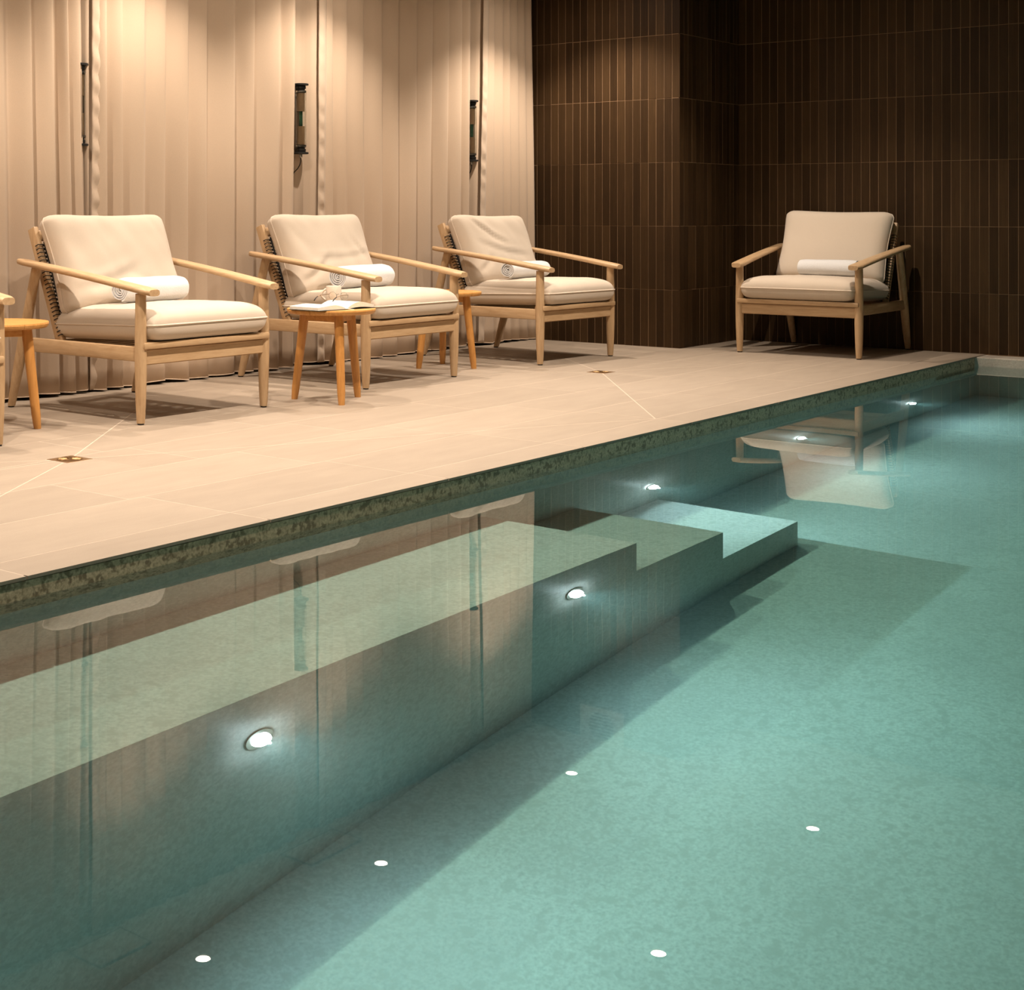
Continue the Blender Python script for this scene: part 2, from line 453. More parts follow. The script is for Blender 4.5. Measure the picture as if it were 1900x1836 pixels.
bm = bmesh.new(); box(bm, (-3.3, PY0 - .5, ZC), (U2 + .3, YW + .2, ZC + .2)); tag(obj('ceiling', bm, 'white_paint'), kind='structure')

# ceiling fittings
def downlight(x, y, label):
    t = thing('downlight', label, 'downlight', (x, y, ZC), 0, 'recessed ceiling downlights')
    bm = bmesh.new(); lathe(bm, [(.034, 0), (.05, 0), (.05, -.004), (.034, -.006), (.032, -.001)], 20, False); obj('trim_ring', bm, 'white_paint', t, True, 40)
    bm = bmesh.new(); bmesh.ops.create_circle(bm, cap_ends=True, radius=.032, segments=20, matrix=Matrix.Translation((0, 0, -.002)) @ Matrix.Rotation(PI, 4, 'X')); obj('lens', bm, 'bulb', t)
ordn = ['first', 'second', 'third', 'fourth', 'fifth', 'sixth']
for i, (x, y) in enumerate(CURTAIN_ROW): downlight(x, y, f'glowing round downlight mirrored in the water, {ordn[i]} of the row over the armchairs')
for i, (x, y) in enumerate(POOL_ROW): downlight(x, y, f'glowing round downlight mirrored in the water, {ordn[i]} of the row over the pool edge')
for (x, y, w) in ((5.82, 4.90, .40), (4.42, 4.93, .30)):
    t = thing('ceiling_hatch', f'white rectangular ceiling hatch faintly mirrored at the {"middle" if x > 5 else "lower left"} of the pool', 'ceiling hatch', (x, y, ZC), 0, 'ceiling hatches by the curtain')
    bm = bmesh.new(); box(bm, (-w/2, -.10, -.008), (w/2, .10, 0)); box(bm, (-w/2 + .012, -.088, -.01), (w/2 - .012, .088, -.007)); obj('panel', bm, 'white_paint', t)
    bm = bmesh.new(); tube(bm, [(-w/2, -.1, -.008), (w/2, -.1, -.008), (w/2, .1, -.008), (-w/2, .1, -.008)], .004, 4, True); obj('frame', bm, 'dark_paint', t)
# round louvred vent on the tiled wall, seen in the water
t = thing('wall_vent', 'square pale vent plate with a round louvred grille mirrored in the water', 'vent', (U1 - .002, 4.60, 2.225), -PI/2)
bm = bmesh.new(); box(bm, (-.15, -.012, -.105), (.15, 0, .11), .004, 1); obj('plate', bm, 'plate', t)
for k in range(8):
    z = -.07 + .02*k; w = math.sqrt(max(.085**2 - z*z, .0005))
    bm = bmesh.new(); box(bm, (-w, -.018, z - .004), (w, -.012, z + .004)); obj('louvre', bm, 'dark_paint', t)

# pool lamps
for i, (x, y, z) in enumerate(POOL_LAMPS):
    where = ['in the bench face, out of sight at the left', 'in the bench face, lower left, the largest glare', 'in the bench face below the seat end', 'in the deck wall above the submerged steps', 'in the deck wall under the mirrored armchair', 'in the deck wall nearest the far end of the pool'][i]
    t = thing('pool_lamp', 'small round bright white lamp ' + where, 'pool lamp', (x, y, z), 0, 'underwater wall lamps')
    R = Matrix.Rotation(PI/2, 4, 'X')
    bm = bmesh.new(); lathe(bm, [(.028, 0), (.042, 0), (.042, .003), (.028, .005)], 20, False, R); obj('bezel', bm, 'metal', t, True, 40)
    bm = bmesh.new(); lathe(bm, [(.027, .003), (.0265, .010), (.022, .017), (.013, .022), (.004, .0235)], 18, True, R); obj('lens', bm, 'pool_bulb', t, True)

# floor drains
for i, D in enumerate((D1, D2)):
    t = thing('floor_drain', ['square bronze floor drain with round rosette grate in front of the left armchair', 'square floor drain seen edge-on in front of the third armchair from the left'][i], 'drain', (*D, 0), 0, 'floor drains')
    bm = bmesh.new(); box(bm, (-.053, -.053, -.008), (.053, .053, .0006), .0005, 1); obj('frame', bm, 'bronze', t)
    bm = bmesh.new(); lathe(bm, [(.036, -.002), (.042, -.002), (.042, .0022), (.036, .0022)], 24, False)
    for k in range(12):
        a = 2*PI*k/12
        tube(bm, [(.010*math.cos(a),   .010*math.sin(a), .0012), (.037*math.cos(a), .037*math.sin(a), .0012)], .0022, 5)
    lathe(bm, [(.009, -.002), (.009, .001)], 10); obj('grate', bm, 'brass', t)

# ------------------------------------------------------------------ curtains
def px_to_u(x, y=200, v=5.10):
    X = (x - CX)/F_PX; c, s = math.cos(YAW), math.sin(YAW)
    return v*(c + X*s)/(s - X*c)
def make_curtain(name, label, creases, u_end_top, u_end_bot, seed, u_start_bot=None, base=5.10, hem_left=False, hem_right=False, amp=.019, back=0):
    us = [px_to_u(c) for c in creases]; NH = 26
    u0 = us[0]; bounds = us + [u_end_top]
    rg = random.Random(seed)
    amps = [amp*rg.uniform(.65, 1.25) for _ in bounds]; skew = [rg.uniform(.72, .84) for _ in bounds]
    pts = []
    for k in range(len(bounds)-1):
        a, b = bounds[k], bounds[k+1]; n = max(12, int((b-a)/.007))
        for i in range(n):
            t = i/n; A = amps[k]; T = skew[k]
            if t < T: q = t/T; v = A*(1 - 2*(q*q*(3 - 2*q)*.55 + q*.45)) - .004*math.sin(PI*q)
            else: q = (t - T)/(1 - T); An = amps[k+1]; v = -A + (A + An)*q*q*(3 - 2*q)
            pts.append((a + t*(b-a), v, k))
    pts.append((bounds[-1], 0, len(bounds)-1))
    if back: pts = [(u0 - back + back*i/14, .078 - .010*math.sin(i*1.1) - .062*max(0, (i-6)/8)**1.5, -1) for i in range(14)] + pts
    bm = bmesh.new(); g = []
    for h in range(NH+1):
        f = h/NH; z = .012 + (ZC - .014)*f
        row = []
        for (u, v, k) in pts:
            r = max(0, (u - u0))/(bounds[-1] - u0)
            us0 = u_start_bot if u_start_bot is not None else u0
            ub = us0 + r*(u_end_bot - us0)
            uu = (ub + (u - ub)*min(1, f*1.15)) if u >= u0 else u + (us0 - u0)*(1 - min(1, f*1.15))
            am = 1.15 - .35*f
            w = .010*nz(u*4, z*.8, 1, seed)*(1.2 - f)
            du = .012*nz(u*3, z*.9, 8, seed)*(1 - f)
            zz = z + (.012*nz(u*6, 1, 1, seed) if h == 0 else 0)
            row.append(bm.verts.new((uu + du, base + v*am + w, max(zz, .006))))
        g.append(row)
    for h in range(NH):
        for i in range(len(pts)-1): bm.faces.new((g[h][i], g[h][i+1], g[h+1][i+1], g[h+1][i]))
    t = thing(name, label, 'curtain', (u0, base, 0), 0, 'cream curtains along the side wall')
    for v in bm.verts: v.co.x -= u0; v.co.y -= base
    edges = {}
    for side, on in ((0, hem_left), (-1, hem_right)):
        if on: ii = 14 if (side == 0 and back) else side; edges[side] = [g[h][ii].co.copy() for h in range(NH+1)]
    bot = [g[0][i].co.copy() for i in range(len(pts))]
    o = obj('cloth', bm, 'curtain', t, True)
    sol = o.modifiers.new('s', 'SOLIDIFY'); sol.thickness = .0016
    bm = bmesh.new(); tube(bm, [p + Vector((0, -.001, .002)) for p in bot], .0022, 4); obj('bottom_hem', bm, 'hem', t, True)
    for side, line in edges.items():      # stitched turned-back strip along the opening
        sgn = 1 if side == 0 else -1; w = .062 if side == 0 else .05
        bm = bmesh.new(); rows_ = []
        NV = 120
        for h in range(NV+1):
            f = h/NV*NH; i = min(int(f), NH-1); p = line[i].lerp(line[i+1], f - i)
            row = []
            for j in range(9):
                q = j/8
                wr = .009*math.sin(p.z*62 + q*2.2 + 2.5*nz(p.z*4, 0, seed)) * math.sin(PI*min(1, q*1.3))*max(0, min(1, (2.05 - p.z)*1.2))*(.6 + .8*nz(p.z*3, 2, seed))
                dy = -.019 - .010*math.sin(PI*q*.9) + wr
                dx = sgn*w*q + .003*nz(p.z*3, q, seed)
                row.append(bm.verts.new((p.x + dx - sgn*.004, p.y + dy + .004*q, p.z)))
            rows_.append(row)
        for h in range(NV):
            for j in range(8): bm.faces.new((rows_[h][j], rows_[h][j+1], rows_[h+1][j+1], rows_[h+1][j]))
        ho = obj('edge_hem', bm, 'hem', t, True); s2 = ho.modifiers.new('s', 'SOLIDIFY'); s2.thickness = .0015
    return t
make_curtain('curtain', 'cream curtain at the far left beside the partly hidden wall lamp',
             [-900, -760, -640, -540, -450, -360, -280, -200, -130, -60, 8, 52, 96, 118], px_to_u(141), px_to_u(154), 1, None, 5.075)
make_curtain('curtain', 'wide cream curtain between the left and middle wall lamps behind the left armchair',
             [165, 192, 222, 268, 305, 345, 380, 435, 470, 520], px_to_u(542), px_to_u(538), 2, px_to_u(163), 5.075, True, back=.17)
make_curtain('curtain', 'cream curtain of even folds between the middle and right wall lamps',
             [584, 614, 638, 672, 705, 737, 770, 798, 828, 852], px_to_u(866), px_to_u(860), 3, px_to_u(583), 5.075, True, back=.24)
make_curtain('curtain', 'narrow gathered cream curtain ending at the dark tiled wall',
             [889, 912, 928, 940, 955, 968], px_to_u(984, 200, 5.08), px_to_u(993, 200, 5.08), 4, px_to_u(882), 5.075, True, back=.24)
t = thing('curtain_track', 'slim ceiling track from which the cream curtains hang', 'curtain track', (3, 5.1, ZC))
bm = bmesh.new(); box(bm, (-5.9, -.012, -.006), (5.12, .012, 0), .002, 1); obj('rail', bm, 'white_paint', t)

# ------------------------------------------------------------------ tube lamps in the curtain gaps
def tube_lamp(x_px, z0, z1, label, v=5.105):
    u = px_to_u(x_px, 200, v); t = thing('tube_wall_lamp', label, 'wall lamp', (u, v, z0), 0, 'glass tube wall lamps')
    H = z1 - z0; R = .030
    for z, nm in ((0, 'end_disc'), (H - .011, 'end_disc')):
        bm = bmesh.new(); lathe(bm, [(.036, z), (.041, z + .002), (.041, z + .009), (.036, z + .011)], 24); obj(nm, bm, 'black', t, True, 40)
    for z in (.011, H - .049):
        bm = bmesh.new(); top = z > .1
        prof = [(.024, 0), (.027, .004), (.027, .016), (.022, .018), (.022, .024), (.028, .025), (.028, .036), (.024, .038)]
        if top: prof = [(r, .038 - q) for r, q in reversed(prof)]
        lathe(bm, [(r, z + q) for r, q in prof], 24); s = obj('socket', bm, 'black', t, True, 40)
        bm = bmesh.new(); zz = z + (.002 if top else .027); lathe(bm, [(.0285, zz), (.0285, zz + .009)], 24); obj('socket_ring', bm, 'metal', s, True, 40)
    bm = bmesh.new(); lathe(bm, [(R, .04), (R, H - .04)], 28, False); lathe(bm, [(R - .0015, H - .04), (R - .0015, .04)], 28, False); obj('glass_tube', bm, 'glass', t, True)
    for a, b in ((.05, .145), (H - .145, H - .05)):
        bm = bmesh.new(); lathe(bm, [(.021, a), (.021, b)], 20, False); lathe(bm, [(.0205, b), (.0205, a)], 20, False); obj('inner_sleeve', bm, 'sleeve', t, True)
    bm = bmesh.new(); lathe(bm, [(.010, .14), (.010, H - .14)], 14); obj('inner_core', bm, 'green', t, True)
    bm = bmesh.new()
    for dx in (-.026, .026): tube(bm, [(dx, .012, .01), (dx, .012, H - .01)], .0016, 5)
    obj('tie_rod', bm, 'metal', t, True)
    bm = bmesh.new(); lathe(bm, [(.007, -.018), (.009, -.014), (.009, 0)], 12); obj('cable_gland', bm, 'metal', t, True, 40)
    bm = bmesh.new(); tube(bm, [(0, 0, -.015), (.001, 0, -.035), (-.002, .004, -.055), (-.010, .012, -.075), (-.02, .03, -.095), (-.03, .07, -.2), (-.03, .09, -.5)], .0028, 6); obj('cable', bm, 'black', t, True)
    for zz in (.06, H - .075):
        bm = bmesh.new(); box(bm, (-.006, .0, zz), (.006, 5.35 - v, zz + .012)); obj('bracket', bm, 'metal', t)
tube_lamp(147, 1.095, 1.463, 'glass tube lamp with black end discs showing in the leftmost curtain gap')
tube_lamp(558, 1.103, 1.470, 'glass tube lamp with a green core hanging in the middle curtain gap')
tube_lamp(875, 1.105, 1.472, 'glass tube lamp in the curtain gap nearest the dark tiled wall')

# ------------------------------------------------------------------ armchairs
def cushion_bm(W, D, T, up=1.0, lo=.8, seed=0, wr=.004, NX=44, NY=40, ear=.018, fold=None, pw=9):
    """seam at z=0, extents W x D, thickness above T*up/2, below T*lo/2"""
    bm = bmesh.new(); top = {}; bot = {}
    def out(a, b):
        x = a*W/2*(1 - ear*(1 - b*b)**2 * 1.2 * abs(a)); y = b*D/2*(1 - ear*(1 - a*a)**2 * 1.2 * abs(b))
        # slightly rounded corners
        c = max(0, abs(a) - .86)/.14 * max(0, abs(b) - .86)/.14
        x -= math.copysign(.012*c, a); y -= math.copysign(.012*c, b); return x, y
    for i in range(NX+1):
        for j in range(NY+1):
            a = math.sin((2*i/NX - 1)*PI/2*.94)/math.sin(PI/2*.94); b = math.sin((2*j/NY - 1)*PI/2*.94)/math.sin(PI/2*.94)
            x, y = out(a, b); h = (1 - abs(a)**pw)**.5 * (1 - abs(b)**pw)**.5; hl = (1 - abs(a)**16)**.5 * (1 - abs(b)**16)**.5
            crown = 1 + .16*(1 - a*a)*(1 - b*b)
            edge = 1 - max(abs(a), abs(b))**3
            w = wr*(nz(x*9, y*9, seed)*.8 + abs(nz(x*14 + y*6, y*5, 2, seed))*.9)*min(1, h*1.6)
            # puckers along the seam
            w += wr*.55*math.sin(40*(x + y*.6) + 3*nz(x*6, y*6, 5, seed))*(1 - edge)*h
            if fold:
                for (fx, fy, ang, ln, wd, dp) in fold:
                    dx, dy = x - fx, y - fy; ca, sa = math.cos(ang), math.sin(ang)
                    s_, t_ = dx*ca + dy*sa, -dx*sa + dy*ca; t_ -= .08*s_*s_/max(ln, .01)
                    w -= dp*math.exp(-(t_/wd)**2)*math.exp(-(s_/ln)**4)
                    w += dp*.7*math.exp(-((t_ - wd*1.9)/wd)**2)*math.exp(-(s_/ln)**4)
            e = i in (0, NX) or j in (0, NY)
            if e: v = bm.verts.new((x, y, 0)); top[i, j] = bot[i, j] = v
            else:
                top[i, j] = bm.verts.new((x, y, T/2*up*h*crown + w*min(1, h))); bot[i, j] = bm.verts.new((x, y, -T/2*lo*hl*(1 + .03*(1-a*a))))
    for i in range(NX):
        for j in range(NY):
            bm.faces.new((top[i, j], top[i+1, j], top[i+1, j+1], top[i, j+1]))
            bm.faces.new((bot[i, j], bot[i, j+1], bot[i+1, j+1], bot[i+1, j]))
    ring = [(i, 0) for i in range(NX)] + [(NX, j) for j in range(NY)] + [(i, NY) for i in range(NX, 0, -1)] + [(0, j) for j in range(NY, 0, -1)]
    seam = [top[k].co.copy() for k in ring]
    return bm, seam
def leg_profile(z_top, foot_y, top_y, foot_r=.0150, mid_r=.0235, top_r=.0205):
    P = []
    for k in range(15):
        z = .006 + (z_top - .006)*k/14; f = z/z_top; zr = .30
        if z < zr: r = foot_r + (mid_r - foot_r)*math.sin(PI/2*min(1, z/(zr*.85)))**.8
        else: r = mid_r + (top_r - mid_r)*(z - zr)/(z_top - zr)
        y = foot_y + (top_y - foot_y)*f; P.append((r, z, 0, y))
    return P
FOLDS_BACK = {0: [(-.10, -.10, .25, .16, .02, .006), (.12, -.12, 2.6, .12, .02, .005)],
              1: [(-.16, -.10, .5, .12, .016, .007), (.06, -.04, .06, .2, .012, .005), (.17, .02, -.9, .08, .012, .004)],
              2: [(-.12, .08, -.55, .15, .014, .009), (-.02, -.03, -.2, .2, .014, .006), (-.2, -.1, .6, .08, .014, .006)],
              3: []}
def lerp(a, b, t): return a + (b - a)*t
chair_cache = {}
def armchair(u, v, rz, label, idx):
    t = thing('armchair', label, 'armchair', (u, v, 0), rz, 'pale oak armchairs with linen cushions')
    def part(name, fn, mat, smooth=False, parent=None, angle=None, share=True):
        key = (name, fn.__name__ if share else idx, fn.__code__.co_firstlineno) if share else None
        if key and key in chair_cache: 
            o = bpy.data.objects.new(name, chair_cache[key]); COL.objects.link(o); o.parent = parent or t; return o
        bm = bmesh.new(); fn(bm); o = obj(name, bm, mat, parent or t, smooth, angle)
        if key: chair_cache[key] = o.data
        return o
    for s in (-1, 1):
        x = s*.341
        for rear in (0, 1):
            key = ('leg', s, rear)
            if key not in chair_cache:
                bm = bmesh.new()
                prof = leg_profile(.597, .783, .600) if rear else leg_profile(.494, 0, 0)
                lathe(bm, [(r, z, x*(1.0 if not rear else lerp(1.0, 1.03, z/.6)), y) for r, z, _, y in prof], 14, True, None)
                o = obj('leg', bm, 'oak_z', t, True, 50); chair_cache[key] = o.data
                bm = bmesh.new(); fy = .783 if rear else 0
                lathe(bm, [(.0125, 0, x, fy), (.0135, .007, x, fy)], 12); pd = obj('foot_pad', bm, 'black', o, True, 40); chair_cache[key, 'pad'] = pd.data
            else:
                o = link('leg', chair_cache[key], None, t); link('foot_pad', chair_cache[key, 'pad'], None, o)
        # armrest: flat board, wide at the front, rising to the back
        key = ('arm', s)
        if key not in chair_cache:
            bm = bmesh.new(); rings = []
            for k in range(25):
                q = k/24; y = lerp(-.068, .682, q); z = lerp(.4985, .602, q) + .004*math.sin(PI*q)
                xc = s*lerp(.333, .374, q); hw = lerp(.041, .029, q**.8); th = lerp(.0135, .0125, q)
                endf = min(1, math.sqrt(max(0, 1 - (1 - min(q/.03, 1))**2))*.35 + .65) if q < .03 else (min(1, math.sqrt(max(0, 1 - (1 - min((1-q)/.04, 1))**2))*.4 + .6) if q > .96 else 1)
                hw *= endf; th2 = th*(.8 + .2*endf); ring = []
                for m_ in range(16):
                    a = 2*PI*m_/16; cx_, sx_ = math.cos(a), math.sin(a)
                    px = math.copysign(abs(cx_)**.55, cx_)*hw; pz = math.copysign(abs(sx_)**.75, sx_)*th2
                    ring.append(bm.verts.new((xc + px, y, z + pz)))
                rings.append(ring)
            for A, B in zip(rings, rings[1:]):
                for i in range(16): bm.faces.new((A[i], B[i], B[(i+1) % 16], A[(i+1) % 16]))
            bm.faces.new(rings[0]); bm.faces.new(rings[-1][::-1]); bmesh.ops.recalc_face_normals(bm, faces=bm.faces)
            o = obj('armrest', bm, 'oak_y', t, True, 50); chair_cache[key] = o.data
        else: link('armrest', chair_cache[key], None, t)
        # side rail
        key = ('side', s)
        if key not in chair_cache:
            bm = bmesh.new(); box(bm, (x - .013, .0, .237), (x + .013, .712, .293), .006, 2); o = obj('side_rail', bm, 'oak_y', t, True, 40); chair_cache[key] = o.data
        else: link('side_rail', chair_cache[key], None, t)
        # back post, leaning
        key = ('post', s)
        if key not in chair_cache:
            bm = bmesh.new(); L = math.hypot(.186, .464); ang = math.atan2(.186, .464)
            mt = Matrix.Translation((s*.308, .497, .272)) @ Matrix.Rotation(-ang, 4, 'X')
            box(bm, (-.012, -.020, 0), (.012, .024, L), .005, 2, mt); o = obj('back_post', bm, 'oak_z', t, True, 40); chair_cache[key] = o.data
        else: link('back_post', chair_cache[key], None, t)
    def front_rail(bm):
        g = bmesh.ops.create_cube(bm, size=1, matrix=Matrix.Translation((0, -.002, .2535)) @ Matrix.Diagonal((.655, .022, .060, 1)))
        bmesh.ops.bevel(bm, geom=list(bm.edges), offset=.004, segments=2, affect='EDGES')
    part('front_rail', front_rail, 'oak_x', True, angle=40)
    def seat_board(bm): box(bm, (-.348, -.030, .284), (.348, .030, .3095), .006, 2)
    part('seat_board', seat_board, 'oak_x', True, angle=40)
    def rear_rail(bm): box(bm, (-.325, .50, .245), (.325, .522, .290), .004, 2)
    part('rear_rail', rear_rail, 'oak_x', True, angle=40)
    ang = math.atan2(.186, .464); BM_ = Matrix.Translation((0, .497, .272)) @ Matrix.Rotation(-ang, 4, 'X')
    def top_rail(bm): box(bm, (-.30, -.010, .445), (.30, .012, .488), .005, 2, BM_)
    part('top_rail', top_rail, 'oak_x', True, angle=40)
    def seat_slat(bm):
        for k in range(7): box(bm, (-.327, .05 + .065*k, .262), (.327, .085 + .065*k, .274))
    part('seat_slats', seat_slat, 'oak_x')
    def rope_weave(bm):
        for k in range(24):
            z = .035 + .0167*k
            tube(bm, [BM_ @ Vector((-.300, -.006, z)), BM_ @ Vector((-.15, .0, z + .001)), BM_ @ Vector((.15, .0, z - .001)), BM_ @ Vector((.300, -.006, z))], .0026, 5)
            for s in (-1, 1):
                pts = [(s*.292, -.024), (s*.323, -.024), (s*.324, -.006), (s*.292, -.004)]
                tube(bm, [BM_ @ Vector((x, y, z)) for x, y in pts], .0022, 5, True)
        for s in (-1, 1): tube(bm, [BM_ @ Vector((s*.289, -.024, .03)), BM_ @ Vector((s*.289, -.024, .43))], .0045, 6)
        for k in range(17):
            x = -.285 + .0356*k; tube(bm, [BM_ @ Vector((x, -.004, .03)), BM_ @ Vector((x, -.004, .43))], .0024, 5)
    part('rope_weave', rope_weave, 'rope')
    # cushions
    key = 'seatc' 
    bm, seam = cushion_bm(.655, .60, .135, .98, .92, idx + 3, .0034)
    mt = Matrix.Translation((0, .245, .3640)) @ Matrix.Rotation(math.radians(-1.9), 4, 'X')
    bmesh.ops.transform(bm, matrix=mt, verts=bm.verts)
    c = obj('seat_cushion', bm, 'cushion', t, True)
    bm = bmesh.new(); tube(bm, [mt @ p for p in seam], .0036, 6, True); obj('piping', bm, 'piping', c, True)
    W2, H2, T2 = [(.645, .425, .135), (.64, .425, .135), (.64, .42, .13), (.635, .435, .13)][idx if idx < 4 else 1]
    bm, seam = cushion_bm(W2, H2, T2, 1.05, .85, idx + 11, .0062 if idx != 3 else .002, fold=FOLDS_BACK.get(idx, None), ear=.03)
    la = math.radians(21.5)
    lift = [0, 0, -.004, .012][idx if idx < 4 else 0]
    tilt = Matrix.Rotation([0, 0, -.01, -.018][idx if idx < 4 else 0], 4, 'Z')
    # cushion local: x wide, y up the back, z facing the sitter
    mt = Matrix.Translation((0, .538, .588 + lift)) @ Matrix.Rotation(PI/2 - la, 4, 'X') @ tilt
    bmesh.ops.transform(bm, matrix=mt, verts=bm.verts)
    c = obj('back_cushion', bm, 'cushion', t, True)
    bm = bmesh.new(); tube(bm, [mt @ p for p in seam], .0034, 6, True); obj('piping', bm, 'piping', c, True)
    return t
CH = [(4.2183, 4.1537, -.0075), (5.6633, 4.2172, -.0092), (7.1016, 4.180, -.0472), (8.1467, 3.3829, -1.5632)]
armchair(*CH[0], 'oak armchair at the left with a towel roll, whole in view beside the floor drain', 0)
armchair(*CH[1], 'oak armchair behind the round table that carries the open book', 1)
armchair(*CH[2], 'oak armchair with a creased back cushion nearest the end of the curtains', 2)
armchair(*CH[3], 'oak armchair alone in the dark tiled corner, facing along the pool', 3)
armchair(2.866, 4.15, 0, 'oak armchair cut off by the left edge, only its right arm and leg showing', 4)

# ------------------------------------------------------------------ rolled towels
def towel(parent_ch, x, y, z, L, R, rz, label, seed, squash=.92, flap=.0):
    u, v, th = parent_ch
    t = thing('rolled_towel', label, 'towel', (0, 0, 0), 0, 'rolled white towels on the armchairs')
    c, s = math.cos(th), math.sin(th)
    t.location = (u + x*c - y*s, v + x*s + y*c, z); t.rotation_euler = (0, 0, th + rz)
    th_ = .0105; turns = R/th_*.80; n = int(turns*26)
    A = []
    for i in range(n+1):
        a = i/n*turns*2*PI; r = .004 + (R - .004 - th_*.5)*i/n; A.append((a, r))
    bm = bmesh.new(); NL = 22; rowsO = []; rowsI = []
    ph = -turns*2*PI - 1.9
    def pos(a, r, xx, q):
        rr = r*(1 + .05*nz(xx*10, math.cos(a)*1.5, math.sin(a)*1.5, seed)) 
        e = 1 - .10*max(0, abs(q) - .8)/.2
        yy = rr*math.cos(a + ph)*e; zz = rr*math.sin(a + ph)*e*squash
        return yy, zz
    for k in range(NL+1):
        q = 2*k/NL - 1; q = math.copysign(abs(q)**.8, q); O = []; I = []
        for i, (a, r) in enumerate(A):
            f = i/n
            xx = q*(L/2)*(1 - .05*(1-f)) + .004*nz(a*.6, q, seed)*abs(q)
            g = .0040 if abs(q) < .96 else .0034
            yo, zo = pos(a, r + g, xx, q); yi, zi = pos(a, r - g, xx, q)
            O.append(bm.verts.new((xx, yo, zo))); I.append(bm.verts.new((xx, yi, zi)))
        rowsO.append(O); rowsI.append(I)
    for k in range(NL):
        for i in range(n):
            bm.faces.new((rowsO[k][i], rowsO[k+1][i], rowsO[k+1][i+1], rowsO[k][i+1]))
            bm.faces.new((rowsI[k][i], rowsI[k][i+1], rowsI[k+1][i+1], rowsI[k+1][i]))
        bm.faces.new((rowsO[k][n], rowsO[k+1][n], rowsI[k+1][n], rowsI[k][n]))
        bm.faces.new((rowsO[k][0], rowsI[k][0], rowsI[k+1][0], rowsO[k+1][0]))
    for k in (0, NL):
        for i in range(n): bm.faces.new((rowsO[k][i], rowsO[k][i+1], rowsI[k][i+1], rowsI[k][i]))
    bmesh.ops.recalc_face_normals(bm, faces=bm.faces)
    obj('roll', bm, 'towel', t, True, 60)
    return t
towel(CH[0], .005, .318, .489, .35, .060, .02, 'white towel rolled up against the left armchair back cushion', 1)
towel(CH[1], .02, .315, .493, .385, .065, .02, 'thick white towel roll on the armchair behind the book table', 2)
towel(CH[2], -.012, .322, .485, .37, .055, .03, 'slim white towel roll on the armchair nearest the end of the curtains', 3)
towel(CH[3], .050, .322, .485, .33, .056, 0, 'white towel roll on the armchair in the dark corner', 4)

# ------------------------------------------------------------------ side tables
def side_table(u, v, rz, label):
    t = thing('side_table', label, 'side table', (u, v, 0), rz, 'round teak side tables')
    R = .19; ZT = .392
    # top made of boards
    nb = 5
    for k in range(nb):
        x0 = -R + 2*R*k/nb + (.0008 if k else 0); x1 = -R + 2*R*(k+1)/nb - (.0008 if k < nb-1 else 0)
        top = []; bot = []; NS = 9; pts = []
        for i in range(NS+1):
            x = x0 + (x1-x0)*i/NS; pts.append((x, -math.sqrt(max(R*R - x*x, 1e-7))))
        for i in range(NS, -1, -1):
            x = x0 + (x1-x0)*i/NS; pts.append((x, math.sqrt(max(R*R - x*x, 1e-7))))
        # drop duplicates at the rim
        cl = []
        for p in pts:
            if not cl or math.hypot(p[0]-cl[-1][0], p[1]-cl[-1][1]) > 1e-3: cl.append(p)
        if math.hypot(cl[0][0]-cl[-1][0], cl[0][1]-cl[-1][1]) < 1e-3: cl.pop()
        bm = bmesh.new()
        def ring(f, z, dx=0):
            o_ = []
            for (x, y) in cl:
                r = math.hypot(x, y); onrim = r > R*.985; s = f if onrim else 1
                o_.append(bm.verts.new((x*s, y*s, z)))
            return o_
        rr = [ring(.955, ZT - .020), ring(.985, ZT - .014), ring(1.0, ZT - .006), ring(.992, ZT)]
        for A, B in zip(rr, rr[1:]):
            for i in range(len(cl)): bm.faces.new((A[i], A[(i+1) % len(cl)], B[(i+1) % len(cl)], B[i]))
        bm.faces.new(rr[-1]); bm.faces.new(rr[0][::-1])
        bmesh.ops.rotate(bm, verts=bm.verts, matrix=Matrix.Rotation(-PI/2, 3, 'Z'))
        obj('top_board', bm, 'teak_x', t)
    leg_a = [math.radians(a) for a in (115, 235, 355)]
    for a in leg_a:
        bm = bmesh.new(); prof = []
        for k in range(9):
            f = k/8; z = .004 + (ZT - .024)*f; r = .0185 if k else .0145
            if k == 0: z = 0
            rad = lerp(.163, .118, f); prof.append((lerp(.0165, .0205, f) if k else .0135, z, rad*math.cos(a), rad*math.sin(a)))
        lathe(bm, prof, 14); obj('leg', bm, 'teak_z', t, True, 50)
    for i in range(3):
        a, b = leg_a[i], leg_a[(i+1) % 3]; r = .121
        p, q = Vector((r*math.cos(a), r*math.sin(a), 0)), Vector((r*math.cos(b), r*math.sin(b), 0))
        d = (q - p); L = d.length; an = math.atan2(d.y, d.x)
        mt = Matrix.Translation(p) @ Matrix.Rotation(an, 4, 'Z')
        bm = bmesh.new(); box(bm, (.012, -.009, ZT - .052), (L - .012, .009, ZT - .019), .002, 1, mt); obj('apron', bm, 'teak_x', t)
    return t
T1 = (4.915, 4.085)
side_table(*T1, 0, 'round teak side table carrying the open book and a cup')
side_table(6.36, 4.52, math.radians(45), 'round teak side table with an empty top, half hidden between the middle and right armchairs')
side_table(3.49, 4.52, math.radians(-60), 'round teak side table with an empty top at the left edge')

